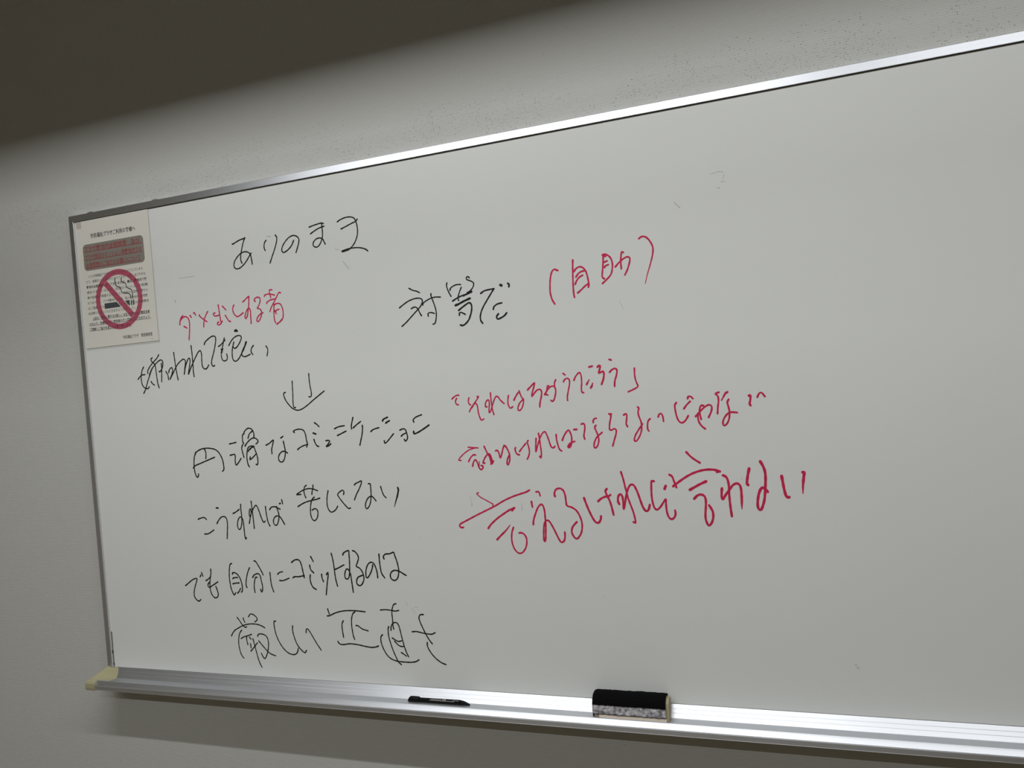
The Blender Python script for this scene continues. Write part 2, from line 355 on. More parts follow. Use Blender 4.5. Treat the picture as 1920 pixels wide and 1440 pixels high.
# ---------------------------------------------------------------- handwriting centre lines on the board, tenths of a millimetre (x, z)
INK = {
 'arinomama': ('K', (
  (28,0,'4443 18779 4472 18779 4555 18812 4648 18840 4767 18858'),
  (27,0,'4773 18868 4720 18772 4667 18630 4631 18505 4626 18413 4647 18355'),
  (27,0,'4894 18531 4846 18478 4758 18378 4659 18298 4553 18252 4475 18265 4440 18325 4468 18415 4545 18498 4642 18560 4745 18580 4832 18553 4877 18492 4894 18398 4902 18301'),
  (27,0,'5288 18743 5248 18701 5228 18630 5233 18575 5251 18536'),
  (27,0,'5522 18820 5552 18769 5539 18680 5481 18542 5400 18388 5340 18268'),
  (27,0,'5951 18651 5893 18560 5799 18482 5698 18441 5652 18474 5666 18554 5729 18636 5823 18714 5933 18753 6017 18732 6071 18680 6072 18608 6032 18505 5984 18404'),
  (27,0,'6342 18865 6411 18880 6517 18897 6622 18907 6678 18892'),
  (27,0,'6362 18730 6463 18778 6571 18816 6687 18836'),
  (26,0,'6637 18896 6640 18780 6634 18657 6597 18555 6538 18474 6472 18447 6412 18473 6401 18528 6444 18585 6510 18617 6582 18614 6632 18586 6657 18529 6683 18480'),
  (26,0,'6997 18878 7074 18913 7177 18936 7278 18936 7366 18906 7409 18838 7434 18721 7430 18600 7397 18499 7337 18403 7260 18334 7197 18302 7114 18286 7064 18288'),
  (42,0,'7058 18287 7115 18292 7197 18306'),
  (26,0,'7064 18290 7137 18310 7239 18321 7359 18319 7477 18300 7573 18263 7625 18221'),
  (26,0,'7068 18727 7180 18761 7305 18801 7408 18830 7448 18869'),
 )),
 'dame': ('R', (
  (29,0,'2899 17239 2915 17327 2955 17395 3004 17426'),
  (29,0,'2915 17320 2971 17372 3037 17398 3099 17388 3144 17340 3160 17259 3152 17145 3136 17032 3110 16893'),
  (29,0,'3006 17194 3082 17152'),
  (29,0,'3191 17411 3222 17368'),
  (28,0,'3293 17444 3304 17464 3323 17441 3345 17401'),
  (28,0,'3440 17400 3445 17371 3518 17309 3584 17260 3625 17236'),
  (28,0,'3665 17448 3615 17385 3567 17304 3541 17222 3529 17131'),
  (28,0,'3951 17559 3959 17463 3969 17348 3980 17234 3991 17177'),
  (28,0,'3852 17396 3817 17390 3808 17358 3851 17332 3924 17336 3969 17348'),
  (28,0,'3931 17200 3898 17183 3891 17151 3929 17135 3984 17160 4024 17209'),
  (28,0,'4056 17520 4139 17432'),
  (28,0,'4113 17320 4157 17245 4194 17192 4232 17178'),
  (28,0,'4353 17512 4319 17453 4317 17383 4352 17309 4416 17263 4486 17281 4572 17328'),
  (28,0,'4581 17550 4636 17583 4699 17628 4747 17650'),
  (28,0,'4747 17650 4738 17561 4723 17452 4695 17343 4668 17249 4629 17200 4607 17227 4632 17308 4683 17386 4727 17409 4755 17351 4752 17240 4749 17085'),
  (28,0,'4895 17527 4872 17558 4897 17592 4957 17609 5013 17586 5014 17517 4976 17438 4933 17381 4982 17369 5024 17323 5022 17240 4986 17161 4930 17108 4894 17128 4913 17182 4978 17245 5064 17277'),
  (27,0,'5131 17608 5150 17633 5226 17645 5306 17630 5383 17607'),
  (27,0,'5329 17719 5270 17723 5261 17669 5279 17605 5283 17563'),
  (27,0,'5173 17456 5193 17484 5262 17515 5361 17527 5394 17528'),
  (27,0,'5532 17636 5488 17643 5422 17555 5355 17466 5279 17365 5234 17280'),
  (27,0,'5350 17419 5337 17317 5329 17208 5334 17098 5354 17038'),
  (27,0,'5349 17405 5417 17430 5497 17413 5541 17337 5556 17226 5541 17132 5509 17087'),
  (33,0,'5516 17093 5460 17051 5383 17011'),
  (27,0,'5376 17272 5420 17302 5462 17307'),
  (27,0,'5354 17295 5370 17259 5388 17223'),
 )),
 'iwarete': ('K', (
  (45,0,'4325 16970 4352 16981 4376 16963'),
  (28,0,'1797 16411 1746 16332 1708 16205 1710 16076 1747 15980 1835 15928 1883 15934 1910 15965'),
  (28,0,'1617 16153 1652 16191 1728 16237 1823 16243'),
  (28,0,'1742 15833 1804 15921 1875 16073 1955 16223 2023 16347'),
  (27,0,'2062 16592 2024 16568 2041 16511 2095 16470 2129 16394 2144 16172 2158 16024 2186 15921'),
  (27,0,'2250 16644 2188 16572 2074 16490 1976 16406 1910 16319 1904 16264'),
  (28,0,'1946 16224 2010 16330 2114 16432 2240 16513 2311 16525 2346 16468 2320 16360 2248 16271 2226 16285'),
  (27,0,'2303 16453 2298 16307 2270 16053'),
  (28,0,'1977 16078 2011 16026 2061 15995'),
  (27,0,'2409 16265 2454 16185 2465 16084'),
  (27,0,'2666 16659 2676 16495 2690 16312 2708 16166 2723 16056'),
  (27,0,'2486 16234 2504 16291 2567 16337 2597 16301 2576 16212 2505 16090'),
  (27,0,'2505 16090 2599 16210 2732 16381 2855 16471 2925 16492 2964 16435 2931 16293 2904 16169'),
  (27,0,'2904 16169 2952 16327 3037 16483 3079 16497 3087 16425 3049 16284 3014 16169 3020 16163'),
  (27,0,'3020 16163 3109 16315 3215 16468 3318 16603 3384 16636 3407 16559 3400 16435 3407 16291 3468 16236 3525 16255 3571 16313'),
  (27,0,'3148 16765 3157 16599 3157 16347 3153 16203 3163 16095'),
  (27,0,'3501 16756 3529 16807 3623 16870 3727 16914 3802 16898 3807 16809 3750 16619 3677 16447 3651 16342 3681 16278 3726 16292'),
  (26,0,'4035 16849 3989 16721 3942 16584 3921 16480 3944 16389 4006 16366 4063 16397 4071 16467 4060 16507'),
  (26,0,'3866 16683 3923 16709 3994 16760 4052 16804'),
  (26,0,'3931 16617 3955 16558'),
  (26,0,'3923 16547 3979 16625'),
  (26,0,'4136 16682 4210 16772 4303 16842 4413 16867 4472 16826 4431 16734 4346 16636 4279 16607 4244 16645'),
  (26,0,'4271 16740 4228 16629 4204 16508 4213 16384 4272 16336 4350 16373 4435 16471 4523 16603 4588 16716'),
  (38,0,'4583 16713 4541 16636 4485 16545'),
  (26,0,'4588 16716 4537 16637 4456 16513 4453 16443 4514 16412 4578 16424 4655 16449'),
  (26,0,'4757 16626 4703 16570 4688 16501 4723 16437'),
  (26,0,'5066 16586 5101 16526 5093 16449 5072 16382'),
 )),
 'arrow': ('K', (
  (25,0,'5630 15816 5625 15684 5619 15520 5609 15393 5613 15302 5637 15266 5661 15276'),
  (25,0,'6040 15939 6039 15817 6047 15690 6062 15572 6059 15490 6030 15465 5999 15472'),
  (26,0,'5443 15598 5404 15581 5399 15535 5437 15432 5523 15317 5603 15248 5696 15214 5794 15227 5928 15291 6097 15398 6243 15487 6367 15561'),
 )),
 'taito': ('K', (
  (25,0,'8447 17394 8522 17347 8604 17321 8661 17286'),
  (26,0,'8209 17043 8298 17096 8403 17148 8520 17180 8620 17186 8689 17162 8706 17115 8663 17031 8586 16962 8462 16860 8338 16757 8231 16684'),
  (26,0,'8461 17001 8535 17025 8595 16987 8630 16907 8663 16846'),
  (25,0,'8706 17041 8724 17082 8813 17129 8914 17159 8998 17166 9088 17155'),
  (25,0,'8897 17241 8899 17183 8934 17078 8966 16960 8977 16858 8960 16745 8932 16672 8889 16661'),
  (25,0,'8806 16822 8800 16863 8833 16885 8888 16880 8935 16860'),
  (25,0,'9246 17403 9234 17348 9262 17244 9308 17144'),
  (25,0,'9300 17258 9308 17295 9373 17332 9443 17349 9521 17342'),
  (25,0,'9530 17286 9492 17218 9457 17134 9446 17085 9459 17048'),
  (25,0,'9707 17449 9678 17473 9645 17450 9659 17417 9718 17391 9775 17353 9785 17309 9745 17239 9658 17174 9558 17120'),
  (30,0,'9334 17053 9420 17094 9532 17132 9642 17151 9733 17184'),
  (45,0,'9651 17169 9727 17185'),
  (40,0,'9384 16966 9451 16984 9564 17028 9686 17065'),
  (32,0,'9440 16866 9527 16920 9612 16967 9668 16986 9705 16944 9704 16857 9675 16761 9626 16666 9552 16598 9496 16576 9454 16589'),
  (27,0,'9448 16771 9449 16809 9477 16825 9517 16808 9566 16778'),
  (30,0,'9910 17131 9980 17169 10074 17183 10178 17189'),
  (29,0,'10178 17189 10106 17099 10017 16985 9926 16859 9872 16740 9866 16641 9903 16576'),
  (29,0,'10134 16812 10151 16859 10221 16901 10311 16914'),
  (32,0,'10225 16719 10188 16671 10204 16626 10277 16643 10346 16679 10389 16721'),
  (44,0,'10310 17243 10329 17233'),
  (32,0,'10457 17255 10479 17231 10472 17192'),
 )),
 'jijo': ('R', (
  (31,0,'11421 17373 11358 17400 11308 17361 11271 17248 11253 17108 11249 16991 11273 16871 11317 16782'),
  (31,0,'11711 17524 11698 17378 11687 17199 11680 17045 11681 16929 11689 16864'),
  (31,0,'11716 17318 11757 17364 11825 17390 11889 17361 11935 17285 11958 17167 11967 17064 11955 17014'),
  (31,0,'11745 17218 11789 17270 11844 17302 11904 17311'),
  (31,0,'11721 17092 11753 17153 11810 17210 11868 17235'),
  (31,0,'11754 16934 11818 16978 11888 17034 11950 17072'),
  (30,0,'12265 17530 12254 17436 12242 17336 12225 17237 12218 17161 12254 17125'),
  (30,0,'12250 17544 12308 17550 12381 17490 12412 17403 12410 17303 12376 17193 12312 17125 12213 17048'),
  (30,0,'12274 17522 12305 17516'),
  (30,0,'12271 17415 12324 17430'),
  (30,0,'12270 17322 12292 17349 12342 17364'),
  (30,0,'12462 17309 12525 17370 12606 17429 12684 17457 12726 17427 12714 17353 12673 17245 12619 17151'),
  (30,0,'12621 17540 12593 17550 12574 17471 12564 17384 12565 17265'),
  (30,1,'12908 17740 12948 17766 12998 17768 13057 17726 13112 17638 13136 17548 13121 17438 13071 17283 13008 17117 12959 16961'),
 )),
 'enkatsu': ('K', (
  (29,0,'3265 14527 3293 14461 3293 14375 3280 14318'),
  (29,0,'3012 14423 3035 14465 3148 14518 3275 14541 3416 14535 3554 14500 3650 14417 3715 14286 3736 14157 3732 14071 3693 14030'),
  (29,0,'3026 14466 2978 14359 2954 14215 2956 14070 2981 13968 3016 13926 3048 13951 3052 13994'),
  (29,0,'2927 14129 2986 14178 3134 14223 3300 14274 3519 14340'),
  (28,0,'3934 14604 4019 14617 4103 14631'),
  (28,0,'3926 14363 3993 14374 4045 14379 4057 14329 4045 14245 4056 14152 4111 14185 4199 14284'),
  (28,0,'4299 14594 4279 14644 4281 14743 4293 14784 4330 14804'),
  (28,0,'4325 14797 4342 14845 4407 14898 4468 14913 4533 14884 4569 14826 4579 14756 4565 14701'),
  (28,0,'4546 14849 4464 14790 4421 14701'),
  (28,0,'4328 14540 4376 14597 4469 14670 4556 14701 4638 14676 4666 14619 4610 14572'),
  (28,0,'4272 14574 4239 14505 4254 14406 4278 14306'),
  (28,0,'4555 14526 4471 14534 4400 14498 4364 14401 4351 14275 4365 14162 4396 14101'),
  (28,0,'4401 14427 4431 14468 4537 14513 4579 14434 4617 14306 4622 14194 4599 14139 4567 14147'),
  (28,0,'4448 14468 4503 14514'),
  (28,0,'4439 14306 4425 14251 4497 14290 4589 14363'),
  (28,0,'4858 14536 4945 14571 5050 14635 5024 14539 4990 14443 4989 14353'),
  (28,0,'5235 14667 5295 14699'),
  (28,0,'5293 14596 5308 14498 5321 14387 5296 14264 5252 14190 5201 14169 5151 14201 5142 14271 5177 14338 5239 14384 5305 14388 5370 14351'),
  (27,0,'5578 14763 5557 14789 5624 14819 5721 14824 5799 14797 5839 14719 5852 14610 5867 14514 5845 14453'),
  (27,0,'5623 14408 5667 14441 5751 14478 5874 14506'),
  (28,0,'6077 14937 6131 14899 6176 14854'),
  (34,0,'6027 14728 6088 14708'),
  (28,0,'6033 14600 6053 14529 6089 14470 6131 14452'),
  (28,0,'6311 14559 6360 14563 6399 14547 6352 14486 6308 14446'),
  (34,0,'6316 14446 6366 14458 6418 14490'),
  (28,0,'6536 14791 6636 14825 6766 14840'),
  (28,0,'6591 14651 6687 14687 6797 14730'),
  (28,0,'6977 14991 6948 14902 6928 14834 6926 14765'),
  (28,0,'6965 14784 7036 14835 7145 14902'),
  (28,0,'7177 14823 7172 14738 7152 14643 7118 14534 7085 14436'),
  (27,0,'7355 14690 7402 14723 7466 14743 7542 14757'),
  (33,0,'7634 14884 7660 14917 7748 14950'),
  (33,0,'7703 14839 7739 14861 7787 14880'),
  (27,0,'7636 14495 7646 14447 7703 14478 7771 14543 7851 14621'),
  (27,0,'7997 14684 8059 14705 8111 14695 8136 14633 8151 14551 8138 14498 8098 14466 8078 14501'),
  (27,0,'8016 14565 8057 14597 8127 14623'),
  (27,0,'8314 14823 8303 14867 8364 14917 8490 14956'),
  (32,0,'8294 14645 8298 14600 8381 14620 8506 14681 8627 14748'),
 )),
 'kousureba': ('K', (
  (28,0,'2937 13013 3007 13037 3102 13048 3160 13006'),
  (28,0,'3079 12690 3158 12693 3239 12724 3330 12776'),
  (33,0,'3446 13251 3495 13247'),
  (28,0,'3429 12914 3492 12999 3567 13054 3644 13059 3692 13008 3703 12896 3686 12758 3664 12589'),
  (28,0,'3872 13124 3959 13160 4039 13209'),
  (27,0,'4088 13316 4082 13214 4088 13102 4085 13003 4076 12916 4044 12817 4002 12780 3968 12818 3965 12905 3994 12992 4045 13047 4088 13028 4118 12953 4123 12792 4129 12630 4146 12574 4164 12605'),
  (27,0,'4360 13375 4367 13270 4374 13122 4380 12962 4384 12863 4385 12801'),
  (27,0,'4270 12908 4304 13025 4338 13135 4331 13209 4305 13198 4287 13111 4300 13049 4346 13135 4415 13233 4473 13287 4512 13243 4552 13132 4591 13008 4634 12928 4678 12952'),
  (27,0,'4712 13258 4716 13153 4727 13043 4745 12933 4784 12846'),
  (27,0,'4810 13188 4856 13236 4930 13250 5014 13221 5072 13193'),
  (27,0,'4988 13252 5009 13173 5029 13087 5019 12990 4981 12893 4934 12859 4887 12894 4884 12967 4922 13028 4990 13057 5059 13026 5103 12964 5152 12879'),
  (32,0,'5069 13309 5087 13315'),
  (27,0,'5129 13389 5145 13304'),
  (26,0,'5608 13489 5504 13485 5583 13533 5691 13581 5811 13603 5926 13587 6013 13554'),
  (26,0,'5756 13671 5711 13637 5689 13562 5696 13487 5722 13417'),
  (26,0,'5917 13671 5906 13606 5885 13544 5872 13482'),
  (27,0,'5516 13239 5618 13293 5740 13335 5875 13363 5978 13380 6053 13403'),
  (26,0,'5924 13425 5869 13382 5831 13295 5811 13195 5804 13095 5823 12995 5877 12944 5939 12981 5976 13067 5977 13142 5944 13183 5901 13188 5847 13160'),
  (26,0,'6262 13547 6230 13436 6215 13312 6222 13213 6258 13138 6306 13112 6372 13136 6427 13184 6455 13227'),
  (26,0,'6614 13461 6629 13513 6604 13548 6538 13521 6479 13467 6499 13417 6562 13330 6638 13242 6703 13179 6749 13188'),
  (26,0,'6881 13647 6919 13677 6977 13697 7049 13722 7036 13661 6977 13553 6912 13457 6857 13348'),
  (26,0,'7202 13662 7243 13655 7246 13582 7245 13485 7237 13400 7215 13291 7173 13207 7120 13165 7094 13208 7112 13293 7168 13377 7240 13412 7292 13380 7341 13319'),
  (25,0,'7471 13600 7490 13515 7522 13429 7572 13374'),
  (36,1,'7846 13565 7855 13517 7825 13410 7781 13303 7740 13196'),
 )),
 'demojibun': ('K', (
  (28,0,'2437 11559 2532 11621 2644 11692 2760 11722 2743 11645 2698 11546 2660 11433 2654 11335 2702 11259 2767 11225 2823 11261'),
  (28,0,'2856 11758 2881 11800'),
  (28,0,'2903 11849 2930 11773'),
  (28,0,'3157 11928 3150 11831 3121 11719 3098 11580 3103 11469 3135 11372 3205 11307 3275 11326 3302 11389 3276 11500 3252 11555'),
  (28,0,'3002 11676 3060 11705 3134 11761'),
  (28,0,'3078 11635 3046 11579 3075 11531 3183 11581 3318 11655'),
  (28,0,'3722 12053 3677 12028 3649 11918 3634 11781 3637 11643 3663 11492 3718 11381 3764 11425'),
  (28,0,'3722 11823 3734 11857 3816 11844 3891 11770 3931 11675 3949 11565 3944 11483 3915 11442'),
  (28,0,'3721 11727 3748 11747 3848 11756'),
  (28,0,'3709 11617 3777 11631 3874 11640'),
  (28,0,'3813 11419 3859 11461 3898 11521'),
  (27,0,'4175 11966 4114 11854 4066 11704 4051 11594 4069 11543'),
  (27,0,'4304 12111 4344 12100 4407 12006 4462 11911 4509 11817'),
  (27,0,'4235 11760 4282 11815 4374 11843 4427 11803 4448 11695 4468 11574 4459 11492 4431 11454 4413 11512'),
  (27,0,'4349 11761 4309 11761 4276 11679 4255 11557 4264 11441'),
  (27,0,'4683 11870 4686 11738 4696 11604 4738 11464'),
  (27,0,'4871 11834 4923 11872 4996 11889'),
  (27,0,'4909 11704 5001 11705 5147 11755'),
  (29,0,'5241 12085 5318 12133 5395 12143 5450 12107 5482 12007 5500 11892 5521 11770'),
  (29,0,'5247 11767 5292 11789 5385 11790 5522 11813'),
  (29,0,'5715 12209 5769 12106'),
  (29,0,'5674 12030 5693 11937 5757 11873'),
  (29,0,'5671 11829 5658 11750 5673 11650 5716 11572 5786 11530'),
  (29,0,'5942 11846 5947 11768 5973 11697'),
  (29,0,'6057 11840 6094 11883 6096 11827 6067 11698 6037 11556 6013 11430'),
  (28,0,'6210 12274 6235 12153 6250 12012 6256 11871 6268 11744 6296 11610'),
  (28,0,'6263 11944 6348 11977 6487 12042'),
  (28,0,'6479 12241 6507 12288 6616 12330 6624 12253 6622 12113 6613 11972 6598 11860 6570 11775 6528 11754 6488 11789 6497 11887 6540 11958 6586 11937 6619 11860 6632 11748 6642 11608 6652 11489'),
  (28,0,'6712 12330 6766 12309 6823 12239 6832 12170 6800 12086 6770 12016 6845 11974 6901 11891 6922 11780 6888 11682 6828 11628 6766 11645 6748 11708 6788 11792 6895 11835'),
  (28,0,'7144 12046 7129 11976 7081 11879 7018 11795 6978 11794 6975 11878 6996 11975 7043 12059 7110 12098 7170 12074 7209 11991 7231 11894 7237 11790'),
  (28,0,'7305 12261 7305 12144 7312 12005 7331 11881 7392 11788'),
  (28,0,'7412 12165 7401 12213 7452 12261 7546 12268 7633 12296 7657 12227 7698 12090 7716 11953 7704 11857 7669 11775 7604 11740 7538 11773 7521 11842 7558 11911 7638 11942 7743 11913 7815 11872 7870 11843'),
 )),
 'kibishii': ('K', (
  (25,0,'3743 10897 3801 10828 3851 10758 3897 10711 3937 10689 3972 10704'),
  (25,0,'3901 10890 3910 10843 3938 10794'),
  (25,0,'4040 10918 4081 10967 4125 10982 4187 10958 4239 10918 4260 10877 4238 10841 4193 10814'),
  (25,0,'3555 10490 3599 10558 3663 10620 3771 10677 3891 10729 4024 10761 4153 10770 4279 10757 4375 10727 4435 10694'),
  (25,0,'3835 10626 3781 10564 3746 10468 3729 10347 3738 10228 3769 10110 3807 10052 3830 10029'),
  (25,0,'3804 10444 3880 10485 3984 10512 4080 10545'),
  (25,0,'3949 10487 3943 10427 3964 10321'),
  (25,0,'4021 10484 4055 10441'),
  (25,0,'4035 10342 4040 10253'),
  (25,0,'4106 10452 4126 10375 4145 10281 4174 10152 4204 10023 4237 9930 4278 9852'),
  (25,0,'4028 10184 4115 10268 4211 10367'),
  (25,0,'4233 10510 4266 10556 4344 10561 4426 10540 4477 10484 4495 10390 4484 10284 4452 10176 4407 10080 4368 10043 4329 10076 4294 10148'),
  (25,0,'4251 10410 4321 10336 4397 10256 4474 10183 4553 10140 4648 10115'),
  (25,0,'4723 10846 4680 10837 4677 10737 4698 10597 4740 10470 4811 10344 4897 10243 5000 10177 5108 10159 5187 10197 5231 10298'),
  (25,0,'5134 10762 5125 10671 5147 10544 5200 10395 5271 10294 5346 10228 5387 10212 5423 10260'),
  (24,0,'5451 10630 5459 10688 5488 10712 5537 10662 5606 10550 5687 10415 5780 10281'),
  (26,0,'6017 11139 6028 11089 6047 11033'),
  (26,0,'5994 10992 6053 11002 6189 11058 6339 11098 6519 11116 6711 11114 6885 11101'),
  (25,0,'6645 11092 6593 11048 6559 10949 6548 10836 6553 10723 6567 10611 6591 10535'),
  (26,0,'6361 10903 6328 10843 6321 10744 6336 10567'),
  (25,0,'6647 10818 6698 10810 6788 10752 6915 10719'),
  (26,0,'6194 10477 6226 10435 6306 10417 6470 10441 6645 10431 6818 10404 6959 10388 7054 10399 7123 10423'),
  (25,0,'7235 11145 7344 11155 7452 11148 7559 11133 7640 11148'),
  (25,0,'7591 11279 7540 11260 7502 11183 7485 11087 7489 10963 7486 10852 7497 10773'),
  (25,0,'7433 10747 7445 10823 7489 10887 7561 10907 7610 10856 7638 10747 7663 10611 7695 10461 7730 10339 7774 10238'),
  (25,0,'7391 10821 7370 10765 7372 10627 7405 10476 7452 10327 7503 10205 7541 10124 7601 10074'),
  (25,0,'7447 10596 7505 10563 7579 10532 7650 10548'),
  (25,0,'7495 10535 7558 10469 7624 10437 7685 10436'),
  (25,0,'7623 10313 7679 10282 7729 10249'),
  (25,0,'7235 10653 7196 10607 7190 10509 7225 10386 7292 10264 7377 10185 7497 10142 7649 10129 7817 10130 7925 10149 7996 10187'),
  (25,0,'8173 11081 8108 11076 8073 11021 8088 10940 8137 10819 8199 10685 8264 10579 8315 10516'),
  (25,0,'7900 10736 7995 10743 8098 10725 8216 10706 8320 10703 8394 10736'),
  (25,0,'8208 10536 8208 10455 8272 10336 8366 10232 8477 10156 8570 10123'),
 )),
 'sorewa': ('R', (
  (28,0,'9155 15215 9200 15251 9251 15277 9299 15277'),
  (28,0,'9251 15220 9223 15177 9226 15133 9247 15104 9274 15099'),
  (27,0,'9502 15214 9485 15160 9492 15105 9523 15079'),
  (27,0,'9669 15225 9695 15223 9651 15160 9586 15088 9519 15004 9488 14953'),
  (27,0,'9545 15025 9598 15093 9640 15095 9663 15028 9667 14940 9688 14841 9718 14784 9767 14801'),
  (27,0,'9941 15277 9941 15185 9946 15076 9952 14977 9975 14873'),
  (27,0,'9851 15022 9822 15029 9828 15094 9861 15141 9896 15144 9902 15078 9887 14971 9887 14911 9920 14947 9956 15031 10001 15137 10047 15205 10086 15191 10127 15129 10196 15062'),
  (27,0,'10292 15204 10275 15130 10274 15033 10309 14971 10357 14993'),
  (30,0,'10392 15112 10429 15174 10480 15240'),
  (27,0,'10504 15276 10528 15199 10551 15144 10577 15110 10572 15057 10542 14973 10498 14922 10459 14924 10457 14968 10498 15051 10578 15121'),
  (30,0,'10670 15280 10725 15330 10812 15398 10792 15320 10756 15226 10746 15158 10794 15213 10854 15267 10905 15274 10935 15235 10921 15140 10890 15036 10878 14957'),
  (29,0,'11078 15325 11055 15321 11036 15254 11010 15181 11048 15163'),
  (29,0,'10987 15172 11025 15223 11074 15283 11132 15316 11181 15307 11203 15242 11190 15159 11161 15076 11126 15044 11100 15061'),
  (28,0,'11218 15426 11193 15380 11187 15317'),
  (28,0,'11364 15530 11399 15501'),
  (28,0,'11362 15378 11381 15413 11437 15438 11472 15401 11465 15318 11434 15205 11409 15102 11410 15041'),
  (28,0,'11555 15390 11590 15455 11649 15515 11681 15511 11696 15437 11693 15333 11679 15230 11690 15166 11716 15159'),
  (33,0,'11783 15300 11802 15335'),
  (21,0,'11800 15333 11835 15379'),
  (35,0,'11853 15236 11877 15273'),
  (23,0,'11877 15273 11891 15313'),
  (33,0,'11851 15607 11908 15616'),
  (35,0,'12002 15595 12035 15616 12052 15601 12036 15545 12017 15487 12057 15497 12095 15510 12109 15457 12088 15366 12053 15286'),
  (31,0,'12213 15485 12253 15523 12312 15544 12345 15511 12328 15420 12294 15330 12281 15233'),
  (31,0,'12224 15710 12254 15698'),
  (28,0,'12655 15522 12649 15426 12655 15333 12675 15261 12691 15204 12647 15171 12584 15145 12515 15119'),
 )),
 'iwanakereba': ('R', (
  (24,0,'9403 14288 9474 14280 9603 14265'),
  (24,0,'9237 14045 9189 14053 9223 14100 9322 14181 9432 14242 9538 14268'),
  (29,0,'9539 14135 9494 14137 9438 14091 9388 14015'),
  (30,0,'9463 13927 9489 14005 9532 14045 9566 13990 9590 13905 9625 13855 9666 13884 9670 13926 9632 13933'),
  (17,0,'9606 14010 9595 13916'),
  (30,0,'9728 14289 9754 14222 9786 14149 9819 14088 9847 13967'),
  (30,0,'9713 13978 9681 13979 9699 14033 9757 14114 9812 14148 9840 14111 9864 14014 9833 13950'),
  (38,0,'9816 14124 9838 14039 9847 13967'),
  (30,0,'9859 13961 9891 14007'),
  (30,0,'9950 14196 9988 14200 10015 14139 10033 14061 10064 14125 10095 14219 10129 14291'),
  (30,0,'10153 14276 10191 14203 10216 14131 10220 14059 10203 13977 10173 13925 10157 13955 10169 14026 10207 14095'),
  (30,0,'10345 14237 10335 14197 10360 14125 10408 14101'),
  (29,0,'10419 14163 10475 14226 10550 14305'),
  (29,0,'10603 14355 10582 14327 10602 14243 10610 14149 10587 14068 10556 14016'),
  (29,0,'10758 14389 10745 14284 10733 14144 10764 14224 10819 14362 10877 14464 10929 14502 10961 14460 10995 14354 11027 14236 11067 14199 11101 14227'),
  (29,0,'10811 14479 10821 14385 10829 14268 10836 14128 10821 14029 10799 14059'),
  (29,0,'11143 14439 11145 14346 11161 14253 11185 14171 11224 14136'),
  (31,0,'11251 14329 11285 14401 11340 14477 11386 14506 11414 14447 11429 14373 11422 14289 11400 14221 11365 14191 11345 14213 11382 14259 11427 14283 11477 14299'),
  (34,0,'11370 14212 11397 14248'),
  (34,0,'11484 14511 11533 14512'),
  (30,0,'11626 14601 11670 14609 11687 14558 11675 14475 11657 14393 11668 14331'),
  (30,0,'11846 14617 11850 14658 11879 14688 11908 14689'),
  (30,0,'11890 14563 11866 14528 11891 14454 11916 14369 11921 14296 11898 14214 11852 14164 11827 14186 11838 14259 11888 14350 11990 14433'),
  (30,0,'12140 14755 12184 14748'),
  (30,0,'12165 14749 12171 14697 12151 14626 12134 14544 12131 14482 12161 14465 12215 14488 12249 14455 12232 14374 12198 14283 12164 14186'),
  (30,0,'12400 14719 12443 14737 12455 14701 12443 14619 12433 14559 12453 14514'),
  (29,0,'12656 14842 12675 14820 12658 14760 12664 14688 12693 14595 12701 14513 12689 14422 12645 14322 12589 14254 12554 14266 12576 14346 12634 14435 12719 14545'),
  (29,0,'12857 14626 12819 14588 12803 14518 12803 14447 12820 14415'),
  (29,0,'12997 14649 13019 14693 13050 14706 13076 14664 13084 14568'),
  (31,0,'13325 14876 13296 14831 13299 14736 13316 14630 13347 14555 13396 14526 13456 14564 13508 14640'),
  (31,0,'13445 14764 13491 14823 13557 14882'),
  (31,0,'13520 14933 13533 14967 13574 14964 13606 14928'),
  (31,0,'13629 14622 13683 14671 13749 14740 13824 14792 13875 14804 13908 14766 13892 14689 13844 14594'),
  (31,0,'13774 14795 13739 14802 13711 14763 13700 14691 13710 14617 13716 14570'),
  (31,0,'13673 14671 13667 14589 13682 14515 13722 14450 13772 14404'),
  (31,0,'14041 15005 13984 14983 14021 14939 14025 14856 14008 14765 13994 14652'),
  (35,0,'14179 14998 14148 14982 14115 14933'),
  (23,0,'14126 14948 14075 14869'),
  (31,0,'14190 14874 14166 14827 14180 14744 14189 14661 14176 14559 14140 14479 14093 14440 14070 14467 14080 14534 14131 14613 14193 14656 14252 14657 14313 14647'),
  (37,0,'14517 14916 14541 14914 14536 14843 14521 14783 14534 14752'),
  (30,0,'14650 14882 14678 14935 14713 14955 14744 14926 14770 14884'),
 )),
 'ierukeredo': ('R', (
  (22,0,'9538 13423 9501 13405 9573 13338 9676 13280 9778 13222 9811 13199 9803 13166'),
  (32,0,'9171 12772 9122 12772 9095 12807 9129 12846 9282 12917 9471 13004 9671 13090 9844 13165 10030 13261 10211 13334 10366 13380 10473 13410 10551 13446'),
  (36,0,'9677 12750 9743 12827 9871 12931 10008 13018 10120 13082 10228 13125'),
  (29,0,'10177 13070 10234 13124'),
  (36,0,'9836 12537 9914 12609 9978 12664'),
  (31,1,'9965 12653 10028 12708 10120 12812'),
  (31,0,'10179 12762 10143 12674 10127 12563 10135 12453 10178 12342 10249 12282 10320 12298 10384 12375 10416 12474 10413 12573 10377 12633 10328 12661 10281 12658'),
  (31,0,'10674 13410 10725 13409 10747 13338'),
  (35,0,'10570 13233 10581 13134'),
  (33,0,'10571 12812 10583 12889 10628 13008 10689 13127 10751 13180 10788 13147 10808 13049 10809 12929 10809 12799 10796 12647 10785 12538 10767 12500 10752 12527 10757 12647 10773 12777 10803 12864 10850 12885 10893 12852 10960 12721 11045 12526 11086 12482 11133 12509 11156 12584 11159 12665'),
